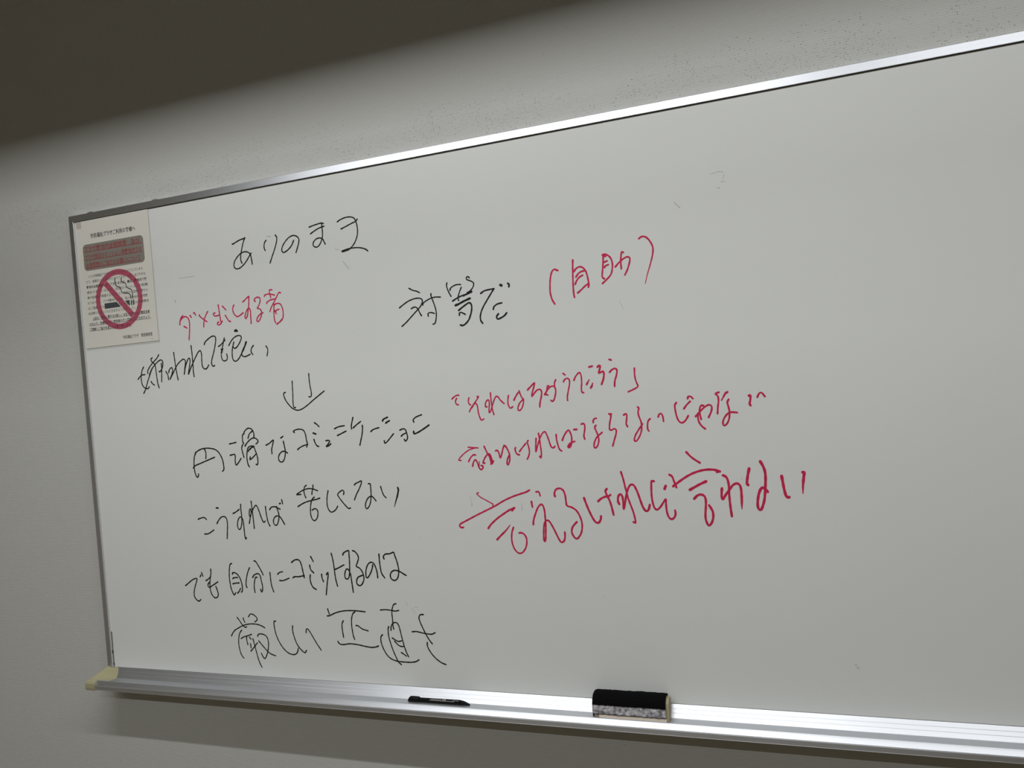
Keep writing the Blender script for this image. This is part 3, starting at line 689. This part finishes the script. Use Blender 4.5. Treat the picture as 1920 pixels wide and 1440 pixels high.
  (34,0,'11029 13318 11021 13370 11051 13438 11125 13464 11192 13422 11220 13330 11228 13216 11240 13147 11331 13111 11408 13053 11459 12961 11490 12847 11487 12733 11455 12631 11390 12552 11344 12558 11302 12621 11290 12690 11320 12769 11397 12848'),
  (39,0,'11567 13277 11594 13185 11640 13049 11699 12912 11750 12838 11801 12832 11840 12888 11850 12944'),
  (38,0,'11821 13214 11876 13258 11947 13290 12016 13300 12050 13321'),
  (38,0,'11993 13429 11967 13391 11989 13312 12032 13210 12061 13086 12080 12968'),
  (33,0,'12271 13722 12300 13605 12323 13470 12342 13359 12370 13225 12415 13080 12448 12946 12459 12824 12423 12835'),
  (38,0,'12197 13156 12178 13207 12191 13296 12233 13328 12263 13283 12271 13171 12270 13066 12306 13193 12348 13359 12401 13468 12448 13495 12490 13466 12536 13354 12579 13198 12614 13087 12659 13025 12705 13047 12734 13134'),
  (35,0,'12837 13540 12796 13540 12784 13449 12778 13315 12784 13190 12807 13086 12849 13044 12909 13085 12977 13176 13017 13221 13014 13124 13020 13000 13048 12907 13091 12876 13139 12906 13164 12967 13160 13028'),
  (43,0,'13032 13452 13010 13402'),
  (35,0,'13111 13645 13154 13613 13178 13540 13199 13478 13214 13422'),
  (35,0,'13426 14023 13490 13947 13564 13883 13638 13832'),
  (39,0,'13161 13444 13235 13498 13352 13576 13477 13643 13609 13689 13729 13710 13855 13706 13950 13677'),
  (34,0,'13906 13664 13960 13672'),
  (43,0,'13438 13375 13519 13418 13622 13471 13718 13512'),
  (39,0,'13499 13221 13557 13275 13618 13289 13670 13262 13689 13191 13680 13070 13665 12949 13667 12847 13705 12761 13752 12796 13788 12886 13791 12987 13762 13058 13736 13104'),
  (40,0,'13969 13385 13958 13301 13957 13235 13973 13201 14014 13262 14084 13354 14153 13436 14218 13462 14261 13433 14278 13358 14278 13246 14275 13162'),
  (36,1,'14275 13171 14267 13031'),
  (39,0,'14004 13605 14047 13580 14074 13523 14085 13419 14080 13297 14082 13147 14087 13025 14096 12912'),
  (45,0,'14432 13702 14408 13615 14388 13522 14380 13457 14395 13434'),
  (43,0,'14617 13816 14655 13736 14679 13643 14680 13532 14668 13403 14651 13265 14630 13154 14586 13035 14554 13012 14526 13054 14529 13156 14555 13276 14592 13359 14629 13381 14662 13352 14698 13310'),
  (46,0,'14934 13560 14944 13468 14957 13349 14976 13247 14999 13210 15025 13211'),
  (47,1,'15263 13613 15284 13603 15269 13513 15252 13395 15242 13268'),
 )),
 'residue': ('G', (
  (12,0,'2995 18232 3176 18234 3399 18234'),
  (21,0,'2833 17779 2831 17731'),
  (11,0,'5302 18821 5357 18818 5410 18807'),
  (11,0,'5375 18830 5376 18797'),
  (11,0,'6893 18351 7006 18320'),
  (17,0,'7054 18080 7125 17983 7180 17923'),
  (6,0,'12485 16719 12517 16646 12542 16562'),
  (9,0,'14185 18641 14284 18664 14349 18664 14390 18638'),
  (9,0,'14400 18606 14376 18532'),
  (9,0,'14341 18496 14405 18486'),
  (15,0,'14280 18400 14307 18398'),
  (16,0,'13557 18269 13602 18212 13643 18163'),
  (8,0,'9358 13366 9375 13287 9383 13185'),
  (14,0,'9383 13213 9383 13180'),
  (11,0,'10374 13204 10380 13133 10375 13072'),
  (8,0,'7806 11328 7849 11261'),
  (8,0,'7932 11208 7957 11154 7998 11107'),
  (14,0,'8016 11217 8038 11211'),
  (17,0,'15832 10483 15851 10473'),
  (17,0,'15857 10430 15881 10432'),
 )),
 'edge_smear': ('K', (
  (17,0,'201 10466 199 10210 195 10015 196 9841 191 9635'),
  (31,0,'191 10025 191 9980'),
  (29,0,'193 9742 193 9721'),
 )),
 'smoke': ('D', (
  (16,0,'1211 18444 1209 18351 1240 18273 1332 18232 1364 18160 1383 18114 1476 18088 1570 18069 1612 18021 1621 17958'),
  (16,0,'1395 18429 1396 18367 1439 18324 1501 18305 1524 18228 1567 18186 1643 18153 1677 18100 1678 18038 1661 17954'),
 )),
}

# ---------------------------------------------------------------- whiteboard
SY = 0.0016             # writing surface plane
BX0, BX1 = 0.0, 2.42
BT, BB = 2.000, 0.965   # outer top of the frame, top line of the tray
wb = empty('whiteboard', (BX0, WY, BB), 'wide wall-mounted whiteboard with aluminium frame and pen tray, written over in black and red', 'whiteboard')
box('writing_surface', BX0+.008, BX1-.008, SY, WY-.002, BB-.02, BT-.006, m_board, wb)

# frame: slanted face, mitred corners
def frame_prof(u):      # u = distance from the outer edge towards the middle; (u, y)
    return [(0.0, WY), (0.0, .0020), (.0013, 0.0), (.0150, -.0018), (.0154, -.0014), (.0154, SY+.001), (.0146, SY+.001), (.0146, WY)]
def frame_bar(name, side):
    pr = frame_prof(0); V = []
    n = len(pr)
    if side == 'top':
        V = [(BX0+u, y, BT-u) for u, y in pr] + [(BX1-u, y, BT-u) for u, y in pr]
    elif side == 'left':
        V = [(BX0+u, y, BT-u) for u, y in pr] + [(BX0+u, y, BB-.0005) for u, y in pr]
    else:
        V = [(BX1-u, y, BT-u) for u, y in pr] + [(BX1-u, y, BB-.0005) for u, y in pr]
    F = [(i, (i+1) % n, n+(i+1) % n, n+i) for i in range(n)] + [tuple(range(n)), tuple(range(2*n-1, n-1, -1))]
    return fixn(mesh('frame_rail', V, F, m_alu, wb))
frame_bar('frame_rail', 'top'); frame_bar('frame_rail', 'left'); frame_bar('frame_rail', 'right')
# pale gasket where the side frame meets the surface
box('gasket', BX0+.0154, BX0+.0176, SY-.0010, SY, BB-.002, BT-.0152, plain('pale_gasket', (.62,.62,.60), rough=.4), wb)
box('gasket', BX0+.0154, BX1-.0154, SY-.0006, SY, BT-.0164, BT-.0154, m_dark, wb)  # thin near-black strip directly below the top rail
# small hanging clips over the top rail
for cx in (.066, .252):
    bevel(box('mounting_clip', cx-.008, cx+.008, .0008, .012, BT-.0005, BT+.0016, m_alu_dull, wb), .0006, 1)

# pen tray
TP = [(.0012, .9650), (.0004, .9640), (-.0040, .9596), (-.0044, .9597), (-.0049, .9589), (-.0094, .9544), (-.0098, .9545), (-.0103, .9537),
      (-.0158, .9480), (-.0166, .9477), (-.0354, .9474), (-.0364, .9479), (-.0374, .9494), (-.0388, .9503), (-.0402, .9505), (-.0418, .9500),
      (-.0440, .9482), (-.0462, .9461), (-.0480, .9443), (-.0492, .9430), (-.0498, .9412), (-.0500, .9338), (-.0502, .9333), (-.0500, .9327), (-.0488, .9325),
      (-.0478, .9333), (-.0478, .9368), (.0100, .9368), (WY-.0005, .9340), (WY-.0005, .9640), (.0030, .9650)]
tray = extrude_x('pen_tray', TP, BX0+.004, BX1-.004, m_alu, wb)
box('seam', BX0+.026, BX1-.026, SY-.0004, SY, .9648, .9657, plain('dark_grey_seam', (.16,.155,.15), rough=.6), wb)  # thin dark grey line along the joint of board and tray
E_SEAM = [(.395, .415), (.44, .50), (.985, 1.01), (1.70, 1.712)]
# end caps: moulded scoop that closes the tray
def end_cap(xo, sgn):
    # along-section stations: (y, rim z, tray z, width from outer edge at the tray surface)
    st = [(.0012, .9668, .9654, .030), (-.0020, .9660, .9625, .034), (-.0070, .9645, .9572, .038), (-.0120, .9628, .9522, .041),
          (-.0170, .9610, .9482, .042), (-.0260, .9580, .9481, .040), (-.0330, .9556, .9481, .034), (-.0370, .9541, .9500, .024), (-.0410, .9527, .9512, .018)]
    flare = lambda y: -.0115*max(0, min(1, (.0012-y)/.0515))
    V, F = [], []
    K = 11
    for y, zr, zt, w in st:
        for k in range(K):
            t = k/(K-1)
            x0 = .0045 + flare(y); x = x0 + (w-x0)*t
            s = 1 - (1-t)**2.3 if t < 1 else 1
            z = zr + (zt - zr)*s
            V.append((xo + sgn*x, y, z))
    R = len(st)
    for i in range(R-1):
        for k in range(K-1):
            a = i*K+k; F.append((a, a+1, a+K+1, a+K))
    # outer lip and side wall
    o = len(V)
    for y, zr, zt, w in st:
        fl = flare(y)
        V += [(xo + sgn*(.0010+fl), y, zr+.0002), (xo + sgn*(fl-.0008), y, zr-.0016), (xo + sgn*(fl-.0010), y, .9350), (xo + sgn*(fl+.004), y, .9325)]
    for i in range(R-1):
        a, b_ = o+4*i, o+4*(i+1)
        F.append((i*K, (i+1)*K, b_, a))
        for j in range(3): F.append((a+j, b_+j, b_+j+1, a+j+1))
    ob = mesh('end_cap', V, F, m_beige, wb, smooth=True)
    fixn(ob)
    so = ob.modifiers.new('t', 'SOLIDIFY'); so.thickness = .0008; so.offset = -1
    nose = [(-.0400, .9530), (-.0440, .9524), (-.0490, .9508), (-.0512, .9486), (-.0522, .9460), (-.0526, .9380), (-.0520, .9330), (-.0505, .9312), (-.0400, .9310)]
    a, b_ = (xo - sgn*.0122, xo + sgn*.0140)
    nb = extrude_x('end_cap_nose', nose, a, b_, m_beige, wb)
    bevel(nb, .0014, 3)
    box('end_cap_underside', min(xo-sgn*.001, xo+sgn*.012), max(xo-sgn*.001, xo+sgn*.012), -.0405, WY-.001, .9312, .9335, m_beige, wb)
end_cap(BX0-.0005, 1); end_cap(BX1+.0005, -1)

# ---------------------------------------------------------------- marker ink
def ink_mesh(strokes, y0, inflate=1.0):
    V, F = [], []
    lay = y0
    for w, taper, s in strokes:
        c = [int(v)/1e4 for v in s.split()]
        P = [Vector((c[i], c[i+1])) for i in range(0, len(c), 2)]
        w = w/1e4*inflate
        if len(P) == 2: pts = [P[0].lerp(P[1], k/4) for k in range(5)]
        else:
            Q = [P[0]*2-P[1]] + P + [P[-1]*2-P[-2]]
            pts = []
            for i in range(1, len(Q)-2):
                p0, p1, p2, p3 = Q[i-1:i+3]
                n = max(3, min(9, int((p2-p1).length/.0013)))
                for k in range(n):
                    t = k/n
                    pts.append(.5*((2*p1) + (p2-p0)*t + (2*p0-5*p1+4*p2-p3)*t*t + (3*p1-p0-3*p2+p3)*t*t*t))
            pts.append(P[-1])
        q = [pts[0]]
        for p in pts[1:]:
            if (p-q[-1]).length > 2e-4: q.append(p)
        pts = q
        n = len(pts)
        if n < 2: continue
        tot = sum((pts[i+1]-pts[i]).length for i in range(n-1)); run = 0
        rows = []
        for i, p in enumerate(pts):
            if i: run += (pts[i]-pts[i-1]).length
            d0 = (pts[i]-pts[i-1]).normalized() if i else (pts[1]-pts[0]).normalized()
            d1 = (pts[i+1]-pts[i]).normalized() if i < n-1 else d0
            d = d0+d1
            d = d.normalized() if d.length > .25 else d0
            t = run/tot if tot else 0
            hw = w/2*(1 + .07*math.sin(run*420+i*.1)) * (1 - .08*math.sin(math.pi*t))
            if taper: hw *= 1 - .62*max(0, (t-.45)/.55)
            else:
                if run < w: hw *= 1.06
            rows.append((p, d, hw, lay - 2.2e-4*0 - 6e-5*t))
        lay -= 7e-6
        def ring(p, nx, hw, y): 
            V.append((p.x-nx.x*hw, y, p.y-nx.y*hw)); V.append((p.x, y-4e-5, p.y)); V.append((p.x+nx.x*hw, y, p.y+nx.y*hw))
        cap = []
        p, d, hw, y = rows[0]
        for a in (80, 58, 32): cap.append((p-d*hw*math.sin(math.radians(a)), d, max(hw*math.cos(math.radians(a)), 1e-5), y))
        p, d, hw, y = rows[-1]
        end = [(p+d*hw*math.sin(math.radians(a)), d, max(hw*math.cos(math.radians(a)), 1e-5), y) for a in (32, 58, 80)]
        b0 = len(V)
        allr = cap + rows + end
        for p, d, hw, y in allr: ring(p, Vector((-d.y, d.x)), hw, y)
        for i in range(len(allr)-1):
            a = b0+3*i
            F.append((a, a+1, a+4, a+3)); F.append((a+1, a+2, a+5, a+4))
    return V, F

LINES = {
 'arinomama': 'black handwritten line at the top reading ありのまま',
 'dame': 'small red handwritten note beside the notice reading ダメ出しする者',
 'iwarete': 'cramped black handwritten line under the red note ending 良い',
 'arrow': 'black hand-drawn double-stroke arrow pointing down',
 'taito': 'black handwritten word with bold strokes reading 対等だ',
 'jijo': 'red handwritten word in brackets reading 自助',
 'enkatsu': 'black handwritten line under the arrow reading 円滑なコミュニケーション',
 'kousureba': 'black handwritten line reading こうすれば苦しくない',
 'demojibun': 'black handwritten line reading でも自分にコミットするのは',
 'kibishii': 'large black handwritten bottom line reading 厳しい正直さ',
 'sorewa': 'red handwritten quoted line in corner brackets, topmost of the three red lines',
 'iwanakereba': 'red handwritten line, middle of the three long red lines',
 'ierukeredo': 'largest red handwritten line reading 言えるけれど言わない',
 'residue': 'faint grey remains of wiped-off writing',
 'edge_smear': 'black ink smeared along the left edge near the tray',
}
MC = {'K': m_black_ink, 'R': m_red_ink, 'G': m_grey_ink, 'D': m_pdim}
def stroke_box(st):
    c = [int(v) for v in st[2].split()]
    return [min(c[0::2]), max(c[0::2]), min(c[1::2]), max(c[1::2])]
def clusters(strokes, gap):
    """strokes of one line gathered into the words or characters that stand apart"""
    G = []
    for st in strokes:
        bx = stroke_box(st); hit = [g for g in G if g[0][0]-gap < bx[1] and bx[0] < g[0][1]+gap and g[0][2]-gap < bx[3] and bx[2] < g[0][3]+gap]
        new = [bx, [st]]
        for g in hit:
            new[0] = [min(new[0][0], g[0][0]), max(new[0][1], g[0][1]), min(new[0][2], g[0][2]), max(new[0][3], g[0][3])]
            new[1] = g[1] + new[1]; G.remove(g)
        G.append(new)
    return sorted(G, key=lambda g: g[0][0])
for k, lab in LINES.items():
    c, st = INK[k]
    gr = clusters(st, 75 if k == 'residue' else 110)
    for _, strokes in gr:
        V, F = ink_mesh(strokes, SY-.0001, 1.0 if k == 'residue' else 1.06)
        if k == 'edge_smear': V = [(x, y-.0013, z) for x, y, z in V]
        nm = {'arrow': 'drawn_arrow', 'residue': 'ink_residue', 'edge_smear': 'ink_smear'}.get(k, 'handwriting')
        o = mesh(nm, V, F, MC[c], wb)
        o['label'] = lab if len(gr) == 1 else ('piece of ' + lab if k == 'residue' else 'word of the ' + lab)

# ---------------------------------------------------------------- notice under clear laminate
nt_ = empty('notice', (.0156, SY, 1.695), 'laminated no-smoking notice stuck in the top left corner of the whiteboard', 'notice')
PX0, PX1, PZ0, PZ1 = .0150, .2240, 1.6970, 1.9848
NY = .0006
box('paper_sheet', PX0, PX1, NY, SY-.0001, PZ0, PZ1, m_paper, nt_)
def flat_shape(name, polys, y, mat):
    V, F = [], []
    for pl in polys:
        n = len(V); V += [(x, y, z) for x, z in pl]; F.append(tuple(range(n, n+len(pl))))
    return mesh(name, V, F, mat, nt_)
def rrect(x0, x1, z0, z1, r, sk=0):
    P = []
    for cx, cz, a0 in ((x1-r, z1-r, 0), (x0+r, z1-r, 90), (x0+r, z0+r, 180), (x1-r, z0+r, 270)):
        for k in range(7):
            a = math.radians(a0+15*k); P.append((cx+r*math.cos(a), cz+r*math.sin(a)))
    return P
flat_shape('heading_panel', [rrect(.0300, .2055, 1.8715, 1.9310, .0095)], NY-.0001, m_pgrey)
# prohibition ring and bar
cx, cz, ro, ri = .1228, 1.7985, .0670, .0545
polys = []
for k in range(72):
    a, b_ = 2*math.pi*k/72, 2*math.pi*(k+1)/72
    polys.append([(cx+ro*math.cos(a), cz+ro*math.sin(a)), (cx+ri*math.cos(a), cz+ri*math.sin(a)), (cx+ri*math.cos(b_), cz+ri*math.sin(b_)), (cx+ro*math.cos(b_), cz+ro*math.sin(b_))])
flat_shape('cigarette_body', [[(.0797, 1.7812), (.1525, 1.7812), (.1525, 1.7932), (.0797, 1.7932)],
    [(.1562, 1.7812), (.1590, 1.7812), (.1590, 1.7932), (.1562, 1.7932)], [(.1618, 1.7812), (.1650, 1.7812), (.1650, 1.7932), (.1618, 1.7932)]], NY-.00012, m_pnavy)

c45 = math.cos(math.radians(48)); s45 = math.sin(math.radians(48)); hb = .0068; L_ = .0536
bar = [(cx-L_*c45+hb*s45, cz+L_*s45+hb*c45), (cx-L_*c45-hb*s45, cz+L_*s45-hb*c45), (cx+L_*c45-hb*s45, cz-L_*s45-hb*c45), (cx+L_*c45+hb*s45, cz-L_*s45+hb*c45)]
hw_ = hb+.0022
halo = [(cx-L_*c45+hw_*s45, cz+L_*s45+hw_*c45), (cx-L_*c45-hw_*s45, cz+L_*s45-hw_*c45), (cx+L_*c45-hw_*s45, cz-L_*s45-hw_*c45), (cx+L_*c45+hw_*s45, cz-L_*s45+hw_*c45)]
flat_shape('bar_outline', [halo], NY-.00014, m_paper)
ring = flat_shape('prohibition_ring', polys, NY-.00016, m_pmag)
flat_shape('prohibition_bar', [bar], NY-.00017, m_pmag)
V, F = ink_mesh(INK['smoke'][1], NY-.00018, 1.5)
V = [(x-.0053, y, z+.0013) for x, y, z in V]
mesh('smoke_lines', V, F, m_pdim, nt_)

FONT = None
def text_obj(name, s, x0, x1, zb, h, mat, bold=0.0, y=None, ul=None):
    """flat printed line: left x0, right x1, baseline zb, em height h"""
    cu = bpy.data.curves.new('t', 'FONT'); cu.body = s; cu.size = 1; cu.offset = bold; cu.resolution_u = 2
    to = bpy.data.objects.new('t', cu); COL.objects.link(to)
    bpy.context.view_layer.update()
    dg = bpy.context.evaluated_depsgraph_get()
    me = bpy.data.meshes.new_from_object(to.evaluated_get(dg))
    bpy.data.objects.remove(to); bpy.data.curves.remove(cu)
    xs = [v.co.x for v in me.vertices]
    if not xs: return None
    a, b_ = min(xs), max(xs)
    y = NY-.0002 if y is None else y
    off = Vector(nt_.location)
    for v in me.vertices:
        v.co = Vector((x0+(v.co.x-a)/(b_-a)*(x1-x0), y, zb+v.co.y*h)) - off
    me.materials.clear(); me.materials.append(mat)
    for p in me.polygons: p.material_index = 0
    o = bpy.data.objects.new(name, me); link(o, nt_)
    return o
text_obj('title_text', '市民福祉プラザご利用の皆様へ', .0560, .1860, 1.9440, .0115, m_pblk, .012)
H = [('プラザ敷地内全面禁煙　及び、', .0340, .1995, 1.9155, .0130), ('プラザ周辺のマンション等敷地内での', .0345, .1990, 1.8968, .0125), ('全面禁煙のご協力のお願いについて', .0350, .1935, 1.8785, .0125)]
for s, a, b_, z, h in H: text_obj('heading_text', s, a, b_, z, h, m_pred, .006)
flat_shape('heading_underline', [[(a-.0008, z-.0022), (b_+.001, z-.0022), (b_+.001, z-.0010), (a-.0008, z-.0010)] for s, a, b_, z, h in H], NY-.00022, m_pred)
BODY = ['いつも市民福祉プラザをご利用いただきありがとうございます。', 'さて、皆様方にはご案内のとおりですが、現在、当プラザは', '敷地内全面禁煙となっておりますが、最近、敷地内で喫',
        '煙をされている方や、近隣のマンションの駐輪', '場や駐車場で喫煙する方がおり、住民から苦情が寄せら', 'れております。プラザ敷地内は勿論、他人の敷地内での喫煙',
        'はご遠慮いただき、喫煙される方は、所定の喫煙専用', '灰皿等でお願いいただきますようお願いいたします。', '上記の「禁煙に関するお願い」は当プラザから入館担当者',
        'の方より、休憩前などに参加者の方へ周知して頂きますよう、', 'ご理解とご協力を宜しくお願い致します。']
ULB = []
for i, s in enumerate(BODY):
    a = .0400 if i == 0 else (.0415 if i == 8 else .0318 - .0002*i)
    b_ = (.1985, .2035, .2060, .2075, .2060, .2040, .2055, .1860, .2065, .2080, .1520)[i]
    z = 1.8560 - .01195*i
    bold = i in (2, 8, 9, 10)
    text_obj('body_text', s, a, b_, z, .0070, m_pblk if bold else m_pdim, .012 if bold else .0)
    if 3 <= i: ULB.append([(a, z-.0016), (b_, z-.0016), (b_, z-.0010), (a, z-.0010)])
flat_shape('body_underline', ULB[5:], NY-.00022, m_pdim)
text_obj('signature_text', '市民福祉プラザ　管理事務室', .1250, .2085, 1.7098, .0085, m_pdim, .006)
flat_shape('print_mark', [[(.2045, 1.7022), (.2085, 1.7022), (.2085, 1.7030), (.2045, 1.7030)]], NY-.00022, m_pdim)
flat_shape('laminate', [[(.0156, 1.6945), (.2262, 1.6945), (.2262, 1.9842), (.0156, 1.9842)]], NY-.0005, m_clear)
flat_shape('laminate_edge', [[(.2256, 1.6945), (.2262, 1.6945), (.2262, 1.9842), (.2256, 1.9842)], [(.0156, 1.6945), (.2262, 1.6945), (.2262, 1.6951), (.0156, 1.6951)]], NY-.00062, plain('laminate_rim', (.38,.37,.34), rough=.3))
flat_shape('tape', [[(.0170, 1.9690), (.0310, 1.9690), (.0310, 1.9838), (.0170, 1.9838)]], NY-.00024, m_tape)

nt_.location += Vector((.0053, 0, -.0013))

# ---------------------------------------------------------------- eraser standing in the tray
EX0, EX1 = 1.1500, 1.2835
er = empty('board_eraser', (EX0, -.0325, .9476), 'black felt whiteboard eraser with dusty grey lower half, lying in the pen tray', 'eraser')
def er_local(P): return [(y-.0325, z+.9476) for y, z in P]
core = [(.0015, .0002), (.0150, .0003), (.0270, .0140), (.0310, .0280), (.0290, .0340), (.0150, .0350), (.0060, .0300), (.0030, .0200), (.0012, .0080)]
co = extrude_x('foam_core', er_local(core), EX0+.0035, EX1, m_core, er); bevel(co, .0012, 2)
def er_jacket():
    # outline of the felt wrap, from lower front over the top to the back
    path = [(.0006, .0062), (-.0010, .0085), (-.0006, .0130), (.0004, .0190), (.0020, .0255), (.0050, .0315), (.0105, .0358), (.0170, .0380), (.0240, .0384), (.0298, .0366), (.0322, .0320), (.0325, .0270), (.0310, .0220), (.0295, .0190)]
    NX = 90; V, F = [], []
    pts = []
    for i in range(len(path)-1):
        for k in range(5): pts.append(Vector(path[i]).lerp(Vector(path[i+1]), k/5))
    pts.append(Vector(path[-1]))
    n = len(pts)
    ctr = Vector((.016, .018))
    for j in range(NX+1):
        t = j/NX; x = EX0 + .0012 + t*(EX1-EX0-.0060)
        endf = min(1, t*26) ** .5 if t < .04 else 1.0
        for p in pts:
            d = (p-ctr).normalized()
            a = .0009*noise.noise(Vector((x*130, p.x*260, p.y*260))) + .0006*noise.noise(Vector((x*520, p.x*700, p.y*700)))
            r = (p-ctr)*(.90+.10*endf) + d*a + ctr
            V.append((x + .0004*noise.noise(Vector((p.x*400, p.y*400, j))), r.x-.0325, r.y+.9476))
    for j in range(NX):
        for i in range(n-1):
            a = j*n+i; F.append((a, a+1, a+n+1, a+n))
    # left end closed with the same felt
    V.append((EX0+.0004, ctr.x-.0325, ctr.y+.9476)); c_ = len(V)-1
    for i in range(n-1): F.append((c_, i+1, i))
    V.append((EX0+.0012, .0010-.0325, .0005+.9476)); V.append((EX0+.0012, .0150-.0325, .0015+.9476))
    F += [(c_, 0, c_+1), (c_, c_+1, c_+2), (c_, c_+2, n-1)]
    o = mesh('felt_cover', V, F, m_felt, er, smooth=True)
    so = o.modifiers.new('t', 'SOLIDIFY'); so.thickness = .0012; so.offset = -1
    return o
er_jacket()
box('base_strip', EX0+.012, EX1-.004, -.0331, -.0305, .9477, .9532, m_core_l, er)

er.location += Vector((0, -.0013, .0001))

# ---------------------------------------------------------------- marker pen in the tray
mk = empty('whiteboard_marker', (.7825, -.0250, .9475), 'slim black marker pen with white print lying in the pen tray left of the eraser', 'pen')
KX = .7825; Z0 = .9477; YC = -.0243
def mrings(L): return [(KX+x, YC, Z0+r+lift, r) for x, r, lift in L]
lathe('cap', mrings([(.0000, .0012, .0002), (.0010, .0022, 0), (.0030, .0037, 0), (.0055, .0048, 0), (.0080, .0052, 0), (.0240, .0051, 0), (.0252, .0045, 0)]), m_blackp, mk)
lathe('barrel', mrings([(.0230, .0040, 0), (.0240, .0042, 0), (.0800, .0044, 0), (.1080, .0045, 0), (.1100, .0044, 0)]), m_blackp, mk)
lathe('tail_plug', mrings([(.1100, .0044, 0), (.1150, .0041, 0), (.1200, .0033, 0), (.1260, .0021, 0), (.1295, .0010, 0)]), m_blackp, mk)
# unreadably small print on the barrel, as short marks following its curve
V, F = [], []
random.seed(3)
def mark(x0, x1, a0, a1, r=.00455):
    n = len(V)
    for a in (a0, (a0+a1)/2, a1):
        aa = math.radians(a)
        for x in (x0, x1): V.append((KX+x, YC - r*math.cos(aa), Z0+.0044 + r*math.sin(aa)))
    F.extend([(n, n+1, n+3, n+2), (n+2, n+3, n+5, n+4)])
x = .0500
while x < .0720:
    w = random.uniform(.0007, .0022); mark(x, x+w, 50, 60); x += w+.0006
mark(.0745, .0820, 48, 64)
x = .0950
while x < .1080:
    w = random.uniform(.0006, .0016); mark(x, x+w, 51, 58); x += w+.0005
x = .0480
while x < .0985:
    w = random.uniform(.0008, .0030); mark(x, x+w, 24, 33); x += w+.0006
mesh('printed_marks', V, F, m_print_w, mk)
